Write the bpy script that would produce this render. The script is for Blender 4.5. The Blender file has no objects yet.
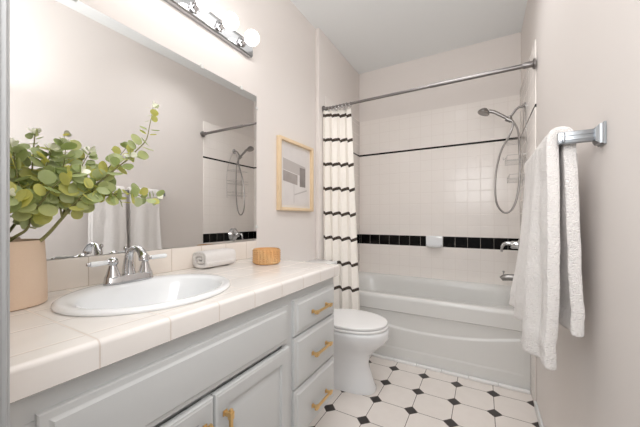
import bpy, bmesh, math, random
from mathutils import Vector, Matrix, noise

S = bpy.context.scene
COL = S.collection
R = math.radians
PI = math.pi

# ------------------------------------------------------------------ camera, world, light, exposure
cam_d = bpy.data.cameras.new('camera')
cam = bpy.data.objects.new('camera', cam_d)
COL.objects.link(cam)
cam.location = (0, 0, 1.15)
cam.rotation_euler = (R(90), 0, R(29.36))
cam_d.sensor_width = 36
cam_d.lens = 289.5 / 640 * 36
cam_d.shift_y = 5.1 / 640
cam_d.clip_start = 0.01
S.camera = cam

S.view_settings.view_transform = 'Standard'
S.view_settings.look = 'None'
S.view_settings.gamma = 1
S.view_settings.use_curve_mapping = False
S.view_settings.exposure = 0.12
S.cycles.use_denoising = True
S.cycles.max_bounces = 10
S.cycles.diffuse_bounces = 7
S.cycles.glossy_bounces = 6
S.cycles.sample_clamp_indirect = 4
S.cycles.caustics_reflective = False
S.cycles.caustics_refractive = False

world = bpy.data.worlds.new('world')
S.world = world
world.use_nodes = True
world.node_tree.nodes['Background'].inputs[0].default_value = (0.96, 0.98, 1.0, 1)
world.node_tree.nodes['Background'].inputs[1].default_value = 0.25

BULB_STRENGTH = 6.0
GLOBE_STRENGTH = 12.0
la = bpy.data.lights.new('doorway_fill', 'AREA')
la.shape = 'RECTANGLE'
la.size = 0.78
la.size_y = 0.7
la.energy = 13.0
la.color = (1.0, 1.0, 1.0)
lo = bpy.data.objects.new('doorway_fill', la)
COL.objects.link(lo)
lo.location = (-0.11, -0.08, 1.73)
lo.rotation_euler = (R(90), 0, 0)           # unseen fill light added in the doorway, aimed into the room

for lx, ly, e in ((-.40, .68, 1.2), (-.25, 1.75, 4.2)):           # soft fill panels added out of view just under the ceiling
    lb = bpy.data.lights.new('overhead_fill', 'AREA')
    lb.shape = 'RECTANGLE'
    lb.size = lb.size_y = 0.6
    lb.energy = e
    lb.color = (1.0, 1.0, 1.0)
    lb.spread = R(125)
    lob = bpy.data.objects.new('overhead_fill', lb)
    COL.objects.link(lob)
    lob.location = (lx, ly, 2.72)

lc = bpy.data.lights.new('ceiling_bounce', 'AREA')   # extra unseen fill, turned up to bounce off the ceiling
lc.shape = 'DISK'
lc.size = 0.3
lc.energy = 7.0
lco = bpy.data.objects.new('ceiling_bounce', lc)
COL.objects.link(lco)
lco.location = (-.1, .35, 2.0)
lco.rotation_euler = (R(180), 0, 0)

# ------------------------------------------------------------------ measures (metres)
XL, XR, YB, ZC = -1.2204, 0.283, 2.985, 2.737   # room planes
YE = 0.121                                       # room side of the entry wall
XA, XT, YT = -1.178, 0.275, 2.977                # tiled faces of the tub alcove
YJ = 2.09
TILE_TOP = 2.205

# ------------------------------------------------------------------ node helpers
def new_mat(name):
    m = bpy.data.materials.new(name)
    m.use_nodes = True
    return m, m.node_tree, m.node_tree.nodes['Principled BSDF']

class G:
    """tiny expression builder for math nodes"""
    def __init__(self, nt): self.nt = nt
    def val(self, sock, v):
        if isinstance(v, (int, float)): sock.default_value = v
        else: self.nt.links.new(v, sock)
    def m(self, op, a, b=None, c=None):
        n = self.nt.nodes.new('ShaderNodeMath'); n.operation = op
        self.val(n.inputs[0], a)
        if b is not None: self.val(n.inputs[1], b)
        if c is not None: self.val(n.inputs[2], c)
        return n.outputs[0]
    def mixf(self, f, a, b):                 # a where f = 0, b where f = 1
        return self.m('ADD', self.m('MULTIPLY', a, self.m('SUBTRACT', 1, f)), self.m('MULTIPLY', b, f))
    def mixc(self, f, a, b):
        n = self.nt.nodes.new('ShaderNodeMix'); n.data_type = 'RGBA'
        self.val(n.inputs[0], f)
        for s, v in ((n.inputs[6], a), (n.inputs[7], b)):
            if isinstance(v, tuple): s.default_value = (*v, 1) if len(v) == 3 else v
            else: self.nt.links.new(v, s)
        return n.outputs[2]
    def coords(self, kind='Object'):
        t = self.nt.nodes.new('ShaderNodeTexCoord')
        s = self.nt.nodes.new('ShaderNodeSeparateXYZ')
        self.nt.links.new(t.outputs[kind], s.inputs[0])
        return t.outputs[kind], s.outputs[0], s.outputs[1], s.outputs[2]
    def noise(self, vec, scale, detail=3, rough=.5):
        n = self.nt.nodes.new('ShaderNodeTexNoise')
        self.nt.links.new(vec, n.inputs['Vector'])
        n.inputs['Scale'].default_value = scale
        n.inputs['Detail'].default_value = detail
        n.inputs['Roughness'].default_value = rough
        return n.outputs[0]
    def bump(self, bsdf, h, strength, dist):
        b = self.nt.nodes.new('ShaderNodeBump')
        b.inputs['Strength'].default_value = strength
        b.inputs['Distance'].default_value = dist
        self.nt.links.new(h, b.inputs['Height'])
        self.nt.links.new(b.outputs[0], bsdf.inputs['Normal'])

def srgb(r, g, b):
    f = lambda c: (c / 255 / 12.92) if c <= 10 else ((c / 255 + .055) / 1.055) ** 2.4
    return (f(r), f(g), f(b))

def simple(name, col, rough=.5, metal=0, noise_scale=0, noise_amt=0.04, bump=0, bump_scale=200, spec=.5, coat=0, sheen=0):
    m, nt, b = new_mat(name)
    g = G(nt)
    b.inputs['Base Color'].default_value = (*col, 1)
    b.inputs['Roughness'].default_value = rough
    b.inputs['Metallic'].default_value = metal
    b.inputs['Specular IOR Level'].default_value = spec
    b.inputs['Coat Weight'].default_value = coat
    b.inputs['Sheen Weight'].default_value = sheen
    if noise_scale or bump:
        v, x, y, z = g.coords()
    if noise_scale:
        n = g.noise(v, noise_scale)
        lo_ = tuple(c * (1 - noise_amt) for c in col); hi = tuple(min(1, c * (1 + noise_amt)) for c in col)
        nt.links.new(g.mixc(n, lo_, hi), b.inputs['Base Color'])
    if bump:
        g.bump(b, g.noise(v, bump_scale, 2), bump, .002)
    return m

WALL = srgb(228, 222, 218)
M = {}
M['paint'] = simple('wall_paint', WALL, .6, bump=.12, bump_scale=160, spec=.3)
M['ceiling'] = simple('ceiling_paint', srgb(236, 239, 240), .7, bump=.1, bump_scale=140, spec=.2)
M['trim'] = simple('trim_paint', srgb(228, 230, 230), .4, bump=.03, bump_scale=60)
M['casing'] = simple('casing_paint', srgb(176, 178, 179), .4, bump=.03, bump_scale=60)
M['cabinet'] = simple('cabinet_paint', srgb(207, 209, 209), .38, noise_scale=5, noise_amt=.01, bump=.02, bump_scale=90)
M['porcelain'] = simple('porcelain', srgb(236, 238, 240), .09, noise_scale=3, noise_amt=.006, coat=.3)
M['tub'] = simple('tub_acrylic', srgb(223, 223, 221), .22, noise_scale=3, noise_amt=.006)
M['lid'] = simple('toilet_seat_plastic', srgb(240, 240, 240), .25, noise_scale=4, noise_amt=.006)
M['chrome'] = simple('chrome', (.60, .60, .61), .09, 1, noise_scale=30, noise_amt=.03)
M['nickel'] = simple('brushed_nickel', (.30, .285, .275), .28, 1, noise_scale=60, noise_amt=.06)
M['rod'] = simple('rod_steel', (.25, .235, .23), .33, 1, noise_scale=60, noise_amt=.06)
M['steel'] = simple('towel_bar_steel', (.34, .36, .38), .3, 1, noise_scale=50, noise_amt=.05)
M['plate'] = simple('light_plate_chrome', (.5, .5, .51), .06, 1, noise_scale=20, noise_amt=.03)
M['gold'] = simple('brushed_brass', (.84, .58, .27), .32, 1, noise_scale=80, noise_amt=.06)
M['dark'] = simple('dark_gap', (.02, .02, .02), .8, noise_scale=20)
M['wood'] = simple('pale_wood', srgb(228, 204, 170), .5, noise_scale=25, noise_amt=.06, bump=.05, bump_scale=80)
M['pot'] = simple('peach_clay', srgb(224, 200, 178), .75, noise_scale=9, noise_amt=.05, bump=.18, bump_scale=120, spec=.25)
M['soil'] = simple('soil', srgb(70, 60, 50), .95, noise_scale=60, noise_amt=.3, bump=.6, bump_scale=90)
M['bark'] = simple('green_bark', srgb(132, 130, 84), .7, noise_scale=60, noise_amt=.2)
M['bud'] = simple('cream_bud', srgb(250, 250, 236), .6, noise_scale=60, noise_amt=.04)
M['wire'] = simple('caddy_wire', (.42, .41, .40), .3, 1, noise_scale=60, noise_amt=.05)
M['clip'] = simple('clear_clip', (.75, .75, .73), .2, noise_scale=50)

# mirror
m, nt, b = new_mat('mirror_silver'); g = G(nt)
b.inputs['Metallic'].default_value = 1; b.inputs['Roughness'].default_value = .012
v, x, y, z = g.coords()
nt.links.new(g.mixc(g.noise(v, 2), (.88, .88, .875), (.89, .89, .885)), b.inputs['Base Color'])
M['mirror'] = m

# bulb
m, nt, b = new_mat('ceiling_globe_glow'); g = G(nt)
b.inputs['Emission Color'].default_value = (1, .995, .985, 1)
b.inputs['Emission Strength'].default_value = GLOBE_STRENGTH
M['downlight'] = m
m, nt, b = new_mat('bulb_glow'); g = G(nt)
b.inputs['Base Color'].default_value = (1, 1, 1, 1)
b.inputs['Emission Color'].default_value = (1, .985, .965, 1)
b.inputs['Emission Strength'].default_value = BULB_STRENGTH
M['bulb'] = m

# terry cloth
def terry(name, col):
    m, nt, b = new_mat(name); g = G(nt)
    v, x, y, z = g.coords()
    n1 = g.noise(v, 260, 2); n2 = g.noise(v, 60, 3)
    nt.links.new(g.mixc(n2, tuple(c * .94 for c in col), col), b.inputs['Base Color'])
    b.inputs['Roughness'].default_value = .95
    b.inputs['Specular IOR Level'].default_value = .1
    b.inputs['Sheen Weight'].default_value = .25
    g.bump(b, g.m('ADD', n1, g.m('MULTIPLY', n2, .6)), .9, .008)
    return m
M['terry'] = terry('white_terry', srgb(247, 243, 240))

# glazed white wall tile with a black row and a black liner; axis = 0 runs along x, 1 along y
def wall_tile(name, axis, u0):
    m, nt, b = new_mat(name); g = G(nt)
    v, x, y, z = g.coords()
    u = x if axis == 0 else y
    P = .1038
    low = g.m('LESS_THAN', z, .981)
    high = g.m('GREATER_THAN', z, 1.825)
    rl = g.m('DIVIDE', g.m('SUBTRACT', z, .981), .1035)
    rm = g.m('DIVIDE', g.m('SUBTRACT', z, .981), .1055)
    rh = g.m('DIVIDE', g.m('SUBTRACT', z, 1.845), .1055)
    row = g.mixf(high, g.mixf(low, rm, rl), rh)
    cu = g.m('DIVIDE', g.m('SUBTRACT', u, u0), P)
    du = g.m('MULTIPLY', g.m('ABSOLUTE', g.m('SUBTRACT', cu, g.m('ROUND', cu))), P)
    dr = g.m('MULTIPLY', g.m('ABSOLUTE', g.m('SUBTRACT', row, g.m('ROUND', row))), P)
    d = g.m('MINIMUM', du, dr)
    grout = g.m('LESS_THAN', d, .0014)
    band = g.m('MULTIPLY', g.m('GREATER_THAN', z, .8785), g.m('LESS_THAN', z, .9800))
    liner = g.m('MULTIPLY', g.m('GREATER_THAN', z, 1.826), g.m('LESS_THAN', z, 1.844))
    white = g.mixc(g.noise(v, 3), srgb(238, 232, 228), srgb(241, 236, 231))
    body = g.mixc(g.m('MAXIMUM', band, liner), white, srgb(16, 15, 15))
    groutc = g.mixc(band, srgb(228, 221, 216), srgb(150, 146, 140))
    col = g.mixc(g.m('MULTIPLY', grout, g.m('SUBTRACT', 1, liner)), body, groutc)
    nt.links.new(col, b.inputs['Base Color'])
    nt.links.new(g.mixf(grout, .16, .6), b.inputs['Roughness'])
    nt.links.new(g.mixf(band, .32, .2), b.inputs['Specular IOR Level'])
    edge = g.m('MINIMUM', g.m('DIVIDE', d, .005), 1)
    g.bump(b, g.m('ADD', edge, g.m('MULTIPLY', g.noise(v, 9, 2), .35)), .16, .003)
    return m
M['tile_back'] = wall_tile('wall_tile_back', 0, .189)
M['tile_left'] = wall_tile('wall_tile_left', 1, YT)
M['tile_right'] = wall_tile('wall_tile_right', 1, YT)

# octagon and dot floor
def floor_mat():
    m, nt, b = new_mat('octagon_floor'); g = G(nt)
    v, x, y, z = g.coords()
    P = .2181
    a = g.m('DIVIDE', g.m('ADD', x, .594), P); c = g.m('DIVIDE', g.m('SUBTRACT', y, 2.216), P)
    fx = g.m('ABSOLUTE', g.m('SUBTRACT', a, g.m('ROUND', a)))
    fy = g.m('ABSOLUTE', g.m('SUBTRACT', c, g.m('ROUND', c)))
    s = g.m('ADD', fx, fy)
    dot = g.m('LESS_THAN', s, .172)
    dotg = g.m('LESS_THAN', s, .196)
    line = g.m('LESS_THAN', g.m('MINIMUM', fx, fy), .0085)
    grout = g.m('MAXIMUM', line, dotg)
    white = g.mixc(g.noise(v, 14, 4), srgb(226, 219, 213), srgb(236, 230, 225))
    col = g.mixc(dot, g.mixc(grout, white, srgb(112, 102, 94)), srgb(40, 34, 32))
    nt.links.new(col, b.inputs['Base Color'])
    nt.links.new(g.mixf(g.m('SUBTRACT', grout, dot), .28, .8), b.inputs['Roughness'])
    g.bump(b, g.m('SUBTRACT', 1, g.m('SUBTRACT', grout, dot)), .25, .002)
    return m
M['floor'] = floor_mat()

# counter tile (6 inch field tiles behind a bullnose row)
def counter_mat():
    m, nt, b = new_mat('counter_tile'); g = G(nt)
    v, x, y, z = g.coords('Object')
    P = .146
    cy = g.m('DIVIDE', g.m('SUBTRACT', y, .28), P)
    dy = g.m('MULTIPLY', g.m('ABSOLUTE', g.m('SUBTRACT', cy, g.m('ROUND', cy))), P)
    cx = g.m('DIVIDE', g.m('ADD', x, .703), P)
    dx = g.m('MULTIPLY', g.m('ABSOLUTE', g.m('SUBTRACT', cx, g.m('ROUND', cx))), P)
    front = g.m('GREATER_THAN', x, -.66)
    d = g.m('MINIMUM', dy, g.m('ADD', dx, g.m('MULTIPLY', front, 1)))
    grout = g.m('LESS_THAN', d, .0016)
    white = g.mixc(g.noise(v, 11, 4), srgb(232, 227, 222), srgb(240, 236, 232))
    nt.links.new(g.mixc(grout, white, srgb(214, 204, 195)), b.inputs['Base Color'])
    nt.links.new(g.mixf(grout, .17, .6), b.inputs['Roughness'])
    g.bump(b, g.m('MINIMUM', g.m('DIVIDE', d, .005), 1), .25, .003)
    return m
M['counter'] = counter_mat()

def splash_mat():
    m, nt, b = new_mat('backsplash_tile'); g = G(nt)
    v, x, y, z = g.coords('Object')
    P = .156
    cy = g.m('DIVIDE', g.m('SUBTRACT', y, .488), P)
    dy = g.m('MULTIPLY', g.m('ABSOLUTE', g.m('SUBTRACT', cy, g.m('ROUND', cy))), P)
    grout = g.m('LESS_THAN', dy, .0014)
    white = g.mixc(g.noise(v, 9, 3), srgb(230, 221, 212), srgb(235, 227, 219))
    nt.links.new(g.mixc(grout, white, srgb(196, 182, 168)), b.inputs['Base Color'])
    nt.links.new(g.mixf(grout, .17, .6), b.inputs['Roughness'])
    g.bump(b, g.m('MINIMUM', g.m('DIVIDE', dy, .005), 1), .25, .003)
    return m
M['splash'] = splash_mat()

# shower curtain: off-white cloth with woven dark stripes
def curtain_mat():
    m, nt, b = new_mat('striped_cloth'); g = G(nt)
    t = nt.nodes.new('ShaderNodeUVMap')
    s = nt.nodes.new('ShaderNodeSeparateXYZ'); nt.links.new(t.outputs[0], s.inputs[0])
    u, w = s.outputs[0], s.outputs[1]           # metres along the cloth and height
    vec = nt.nodes.new('ShaderNodeTexCoord').outputs['Object']
    c = g.m('DIVIDE', g.m('SUBTRACT', w, 2.011), .2036)
    jag = g.m('MULTIPLY', g.m('SUBTRACT', g.m('ABSOLUTE', g.m('SUBTRACT', g.m('FRACT', g.m('MULTIPLY', u, 75)), .5)), .25), .006)
    d = g.m('MULTIPLY', g.m('ABSOLUTE', g.m('SUBTRACT', c, g.m('ROUND', c))), .2036)
    stripe = g.m('LESS_THAN', g.m('ADD', d, jag), .0125)
    cloth = g.mixc(g.noise(vec, 40, 3), srgb(240, 235, 228), srgb(248, 244, 238))
    dark = g.mixc(g.noise(vec, 220, 2), srgb(44, 38, 34), srgb(92, 82, 74))
    nt.links.new(g.mixc(stripe, cloth, dark), b.inputs['Base Color'])
    b.inputs['Roughness'].default_value = .9
    b.inputs['Specular IOR Level'].default_value = .1
    b.inputs['Sheen Weight'].default_value = .15
    g.bump(b, g.m('ADD', g.noise(vec, 350, 2), stripe), .3, .002)
    return m
M['curtain'] = curtain_mat()

# leaves
def leaf_mat():
    m, nt, b = new_mat('eucalyptus_leaf'); g = G(nt)
    geo = nt.nodes.new('ShaderNodeNewGeometry')
    rnd = geo.outputs['Random Per Island']
    cr = nt.nodes.new('ShaderNodeValToRGB')
    nt.links.new(rnd, cr.inputs[0])
    e = cr.color_ramp.elements
    e[0].position = 0; e[0].color = (*srgb(150, 168, 90), 1)
    e[1].position = 1; e[1].color = (*srgb(226, 218, 104), 1)
    for p, c in ((.3, (178, 194, 128)), (.55, (204, 214, 164)), (.8, (208, 212, 116))):
        k = e.new(p); k.color = (*srgb(*c), 1)
    vec = nt.nodes.new('ShaderNodeTexCoord').outputs['Object']
    n = g.noise(vec, 60, 3)
    nt.links.new(g.mixc(g.m('MULTIPLY', n, .5), cr.outputs[0], srgb(222, 229, 194)), b.inputs['Base Color'])
    b.inputs['Roughness'].default_value = .55
    b.inputs['Specular IOR Level'].default_value = .3
    tr = nt.nodes.new('ShaderNodeBsdfTranslucent')
    nt.links.new(cr.outputs[0], tr.inputs[0])
    mx = nt.nodes.new('ShaderNodeMixShader'); mx.inputs[0].default_value = .4
    nt.links.new(b.outputs[0], mx.inputs[1]); nt.links.new(tr.outputs[0], mx.inputs[2])
    nt.links.new(mx.outputs[0], nt.nodes['Material Output'].inputs[0])
    return m
M['leaf'] = leaf_mat()

# amber ribbed glass
m, nt, b = new_mat('amber_glass'); g = G(nt)
v, x, y, z = g.coords()
nt.links.new(g.mixc(g.noise(v, 20), srgb(236, 172, 108), srgb(250, 212, 160)), b.inputs['Base Color'])
b.inputs['Roughness'].default_value = .18
b.inputs['Transmission Weight'].default_value = .3
b.inputs['IOR'].default_value = 1.3
M['amber'] = m
M['wax'] = simple('candle_wax', srgb(236, 208, 168), .6, noise_scale=10)

# framed print: grey planes of a building on pale paper
def print_mat():
    m, nt, b = new_mat('building_print'); g = G(nt)
    v, x, y, z = g.coords('Object')           # y along the wall 0..1, z up (object is centred)
    def rect(y0, y1, z0, z1, sl=0):
        zz = g.m('ADD', z, g.m('MULTIPLY', y, sl))
        a = g.m('MULTIPLY', g.m('GREATER_THAN', y, y0), g.m('LESS_THAN', y, y1))
        c = g.m('MULTIPLY', g.m('GREATER_THAN', zz, z0), g.m('LESS_THAN', zz, z1))
        return g.m('MULTIPLY', a, c)
    n = g.noise(v, 14, 4)
    col = g.mixc(n, srgb(212, 207, 206), srgb(226, 222, 220))
    col = g.mixc(g.m('MULTIPLY', rect(-.16, .13, .02, .10, .10), .8), col, srgb(178, 171, 168))
    col = g.mixc(rect(-.16, .02, -.06, .015, .10), col, g.mixc(n, srgb(142, 134, 131), srgb(178, 170, 166)))
    col = g.mixc(rect(.05, .13, -.07, .075, 0), col, g.mixc(n, srgb(112, 105, 104), srgb(150, 142, 140)))
    col = g.mixc(g.m('MULTIPLY', rect(-.02, .15, -.135, -.125, -.25), .5), col, srgb(150, 144, 142))
    col = g.mixc(g.m('MULTIPLY', rect(-.03, -.022, -.2, .0), .35), col, srgb(150, 144, 142))
    nt.links.new(col, b.inputs['Base Color'])
    b.inputs['Roughness'].default_value = .5
    b.inputs['Coat Weight'].default_value = .6
    b.inputs['Coat Roughness'].default_value = .03
    return m
M['print'] = print_mat()
M['mat_board'] = simple('mat_board', srgb(224, 219, 214), .7, noise_scale=20, noise_amt=.01)

# ------------------------------------------------------------------ mesh helpers
ORIGIN = {}
def finish(bm, smooth_deg=35):
    bmesh.ops.remove_doubles(bm, verts=bm.verts, dist=1e-6)
    bmesh.ops.recalc_face_normals(bm, faces=bm.faces)
    return bm

def obj(name, bm, mat, parent=None, smooth=35, origin=None, fix=True):
    if fix: finish(bm)
    w = Vector(origin) if origin is not None else (ORIGIN.get(parent.as_pointer(), Vector((0, 0, 0))) if parent else Vector((0, 0, 0)))
    bmesh.ops.translate(bm, verts=bm.verts, vec=-w)
    me = bpy.data.meshes.new(name)
    bm.to_mesh(me); bm.free()
    if smooth:
        for p in me.polygons: p.use_smooth = True
        me.set_sharp_from_angle(angle=R(smooth))
    o = bpy.data.objects.new(name, me)
    COL.objects.link(o)
    for mm in (mat if isinstance(mat, (list, tuple)) else [mat]):
        me.materials.append(mm)
    if parent:
        o.parent = parent
        o.location = w - ORIGIN.get(parent.as_pointer(), Vector((0, 0, 0)))
    else:
        o.location = w
    ORIGIN[o.as_pointer()] = w
    return o

def thing(name, label, cat, loc=(0, 0, 0), group=None):
    o = bpy.data.objects.new(name, None)
    COL.objects.link(o)
    o.location = loc
    o.empty_display_size = .05
    o['label'] = label; o['category'] = cat
    if group: o['group'] = group
    ORIGIN[o.as_pointer()] = Vector(loc)
    return o

def tag(o, label, cat, group=None):
    o['label'] = label; o['category'] = cat
    if group: o['group'] = group
    return o

def struct(name, bm, mat, label, cat, parent=None, smooth=30):
    o = obj(name, bm, mat, parent, smooth)
    o['kind'] = 'structure'
    if not parent:
        o['label'] = label; o['category'] = cat
    return o

def box(bm, x0, x1, y0, y1, z0, z1, bev=0, seg=2):
    t = bmesh.new()
    r = bmesh.ops.create_cube(t, size=1)
    bmesh.ops.scale(t, verts=t.verts, vec=(abs(x1 - x0), abs(y1 - y0), abs(z1 - z0)))
    bmesh.ops.translate(t, verts=t.verts, vec=((x0 + x1) / 2, (y0 + y1) / 2, (z0 + z1) / 2))
    if bev:
        bmesh.ops.bevel(t, geom=list(t.edges), offset=bev, segments=seg, profile=.5, affect='EDGES', clamp_overlap=True)
    merge(bm, t)
    return bm

def merge(bm, t):
    me = bpy.data.meshes.new('tmp'); t.to_mesh(me); t.free()
    bm.from_mesh(me); bpy.data.meshes.remove(me)

def B(*a, **k): return box(bmesh.new(), *a, **k)

def catmull(pts, n=8):
    pts = [Vector(p) for p in pts]
    if len(pts) < 3: 
        return [pts[0].lerp(pts[-1], i / n) for i in range(n + 1)]
    out = []
    P = [pts[0] * 2 - pts[1]] + pts + [pts[-1] * 2 - pts[-2]]
    for i in range(1, len(P) - 2):
        p0, p1, p2, p3 = P[i - 1:i + 3]
        for k in range(n):
            t = k / n
            out.append(.5 * ((2 * p1) + (p2 - p0) * t + (2 * p0 - 5 * p1 + 4 * p2 - p3) * t * t + (3 * p1 - p0 - 3 * p2 + p3) * t ** 3))
    out.append(pts[-1])
    return out

def tube(bm, pts, rad, n=10, cap=True, closed=False):
    pts = [Vector(p) for p in pts]
    N = len(pts)
    rads = rad if isinstance(rad, (list, tuple)) else [rad] * N
    rings = []
    up = None
    for i, p in enumerate(pts):
        if closed: d = pts[(i + 1) % N] - pts[i - 1]
        else: d = pts[min(i + 1, N - 1)] - pts[max(i - 1, 0)]
        d = d.normalized() if d.length > 1e-9 else Vector((0, 0, 1))
        if up is None:
            up = Vector((0, 0, 1)) if abs(d.z) < .9 else Vector((1, 0, 0))
        a = d.cross(up)
        if a.length < 1e-6: a = d.orthogonal()
        a.normalize(); c = a.cross(d).normalized(); up = c
        rings.append([bm.verts.new(p + (a * math.cos(2 * PI * k / n) + c * math.sin(2 * PI * k / n)) * rads[i]) for k in range(n)])
    for i in range(N - (0 if closed else 1)):
        r0, r1 = rings[i], rings[(i + 1) % N]
        for k in range(n):
            bm.faces.new((r0[k], r0[(k + 1) % n], r1[(k + 1) % n], r1[k]))
    if cap and not closed:
        bm.faces.new(rings[0][::-1]); bm.faces.new(rings[-1])
    return bm

def lathe(bm, prof, center, axis='z', n=32, cap=True):
    """prof: (radius, distance along axis)"""
    c = Vector(center)
    ax = {'z': (Vector((1, 0, 0)), Vector((0, 1, 0)), Vector((0, 0, 1))),
          'x': (Vector((0, 1, 0)), Vector((0, 0, 1)), Vector((1, 0, 0))),
          'y': (Vector((0, 0, 1)), Vector((1, 0, 0)), Vector((0, 1, 0)))}[axis] if isinstance(axis, str) else axis
    a, b_, d = ax
    rings = []
    for r, t in prof:
        if r < 1e-6: rings.append([bm.verts.new(c + d * t)])
        else: rings.append([bm.verts.new(c + d * t + (a * math.cos(2 * PI * k / n) + b_ * math.sin(2 * PI * k / n)) * r) for k in range(n)])
    for r0, r1 in zip(rings, rings[1:]):
        for k in range(n):
            q = (k + 1) % n
            if len(r0) == 1 and len(r1) == 1: break
            if len(r0) == 1: bm.faces.new((r0[0], r1[q], r1[k]))
            elif len(r1) == 1: bm.faces.new((r0[k], r0[q], r1[0]))
            else: bm.faces.new((r0[k], r0[q], r1[q], r1[k]))
    if cap:
        if len(rings[0]) > 1: bm.faces.new(rings[0][::-1])
        if len(rings[-1]) > 1: bm.faces.new(rings[-1])
    return bm

def loft(bm, rings, cap0=True, cap1=True):
    vs = [[bm.verts.new(p) for p in r] for r in rings]
    n = len(vs[0])
    for r0, r1 in zip(vs, vs[1:]):
        for k in range(n):
            q = (k + 1) % n
            bm.faces.new((r0[k], r0[q], r1[q], r1[k]))
    if cap0: bm.faces.new(vs[0][::-1])
    if cap1: bm.faces.new(vs[-1])
    return bm

def oval(cx, cy, z, rx, ry, n=48, p=2.0, egg=0):
    out = []
    for k in range(n):
        t = 2 * PI * k / n
        c, s = math.cos(t), math.sin(t)
        X = abs(c) ** (2 / p) * (1 if c >= 0 else -1); Y = abs(s) ** (2 / p) * (1 if s >= 0 else -1)
        out.append((cx + rx * X, cy + ry * Y * (1 - egg * X), z))
    return out

# ------------------------------------------------------------------ the room
struct('floor', B(XL - .1, XR + .1, -.1, YB + .1, -.08, 0), M['floor'], 'white octagon tile floor with small black diamond dots', 'floor')
struct('ceiling', B(XL - .1, XR + .1, -.1, YB + .1, ZC, ZC + .08), M['ceiling'], 'flat pale grey ceiling over the tub and vanity', 'ceiling')
struct('wall_left', B(XL - .1, XL, -.0, YB + .1, 0, ZC), M['paint'], 'pale warm wall carrying the mirror and the framed print', 'wall')
struct('wall_right', B(XR, XR + .1, -.0, YB + .1, 0, ZC), M['paint'], 'plain pale wall carrying the towel bar', 'wall')
struct('wall_back', B(XL - .1, XR + .1, YB, YB + .1, 0, ZC), M['paint'], 'pale painted wall above the white tile at the far end of the tub', 'wall')
bm = bmesh.new()
box(bm, XL - .1, -.5055, 0.0, YE - .009, 0, ZC)
box(bm, XL - .1, -.574, YE - .01, YE, 0, ZC)
box(bm, -.5, XR, 0.0, YE, 2.08, ZC)
struct('wall_entry', bm, M['paint'], 'entry wall beside the open doorway at the near end of the vanity', 'wall')
# furred-out alcove end wall on the left, tiles on the three sides
struct('wall_alcove_left', B(XL, XA - .006, YJ, YB, 0, ZC, bev=.004), M['paint'], 'projecting painted end wall behind the shower curtain', 'wall')
struct('wall_tile_left', B(XA - .006, XA, YJ + .105, YT, 0, TILE_TOP, bev=.002), M['tile_left'], 'white tile with a black row on the curtain end of the tub', 'wall')
struct('wall_tile_back', B(XA, XT, YT, YB, 0, TILE_TOP), M['tile_back'], 'white square tile with a row of black tiles along the tub', 'wall')
struct('wall_tile_right', B(XT, XR, 2.166, YT, 0, TILE_TOP + .03, bev=.003), M['tile_right'], 'white tile with a black row behind the hand shower', 'wall')
# door casing
bm = bmesh.new()
box(bm, -.506, -.494, -.03, YE - .0085, 0, 2.08, bev=.0015)
box(bm, -.575, -.4975, YE - .010, YE - .002, 0, 2.14, bev=.0025)
box(bm, -.575, -.506, YE - .003, YE + .0025, 0, 2.14, bev=.002)
struct('trim_1', bm, M['casing'], 'pale grey door casing at the left edge of the view', 'trim')
# skirting along the plain right wall, tile strip along the tub
struct('baseboard_right', B(XR - .012, XR, YE + .02, 2.166, 0, .05, bev=.005), M['trim'], 'low white baseboard along the plain right wall', 'baseboard')
bm = bmesh.new()
for i in range(8):
    x0 = -1.174 + i * .181
    box(bm, x0, x0 + .1795, 2.318, 2.347, .0002, .02, bev=.006)
struct('trim_2', bm, M['lid'], 'row of narrow white trim tiles along the foot of the tub', 'trim')

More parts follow.
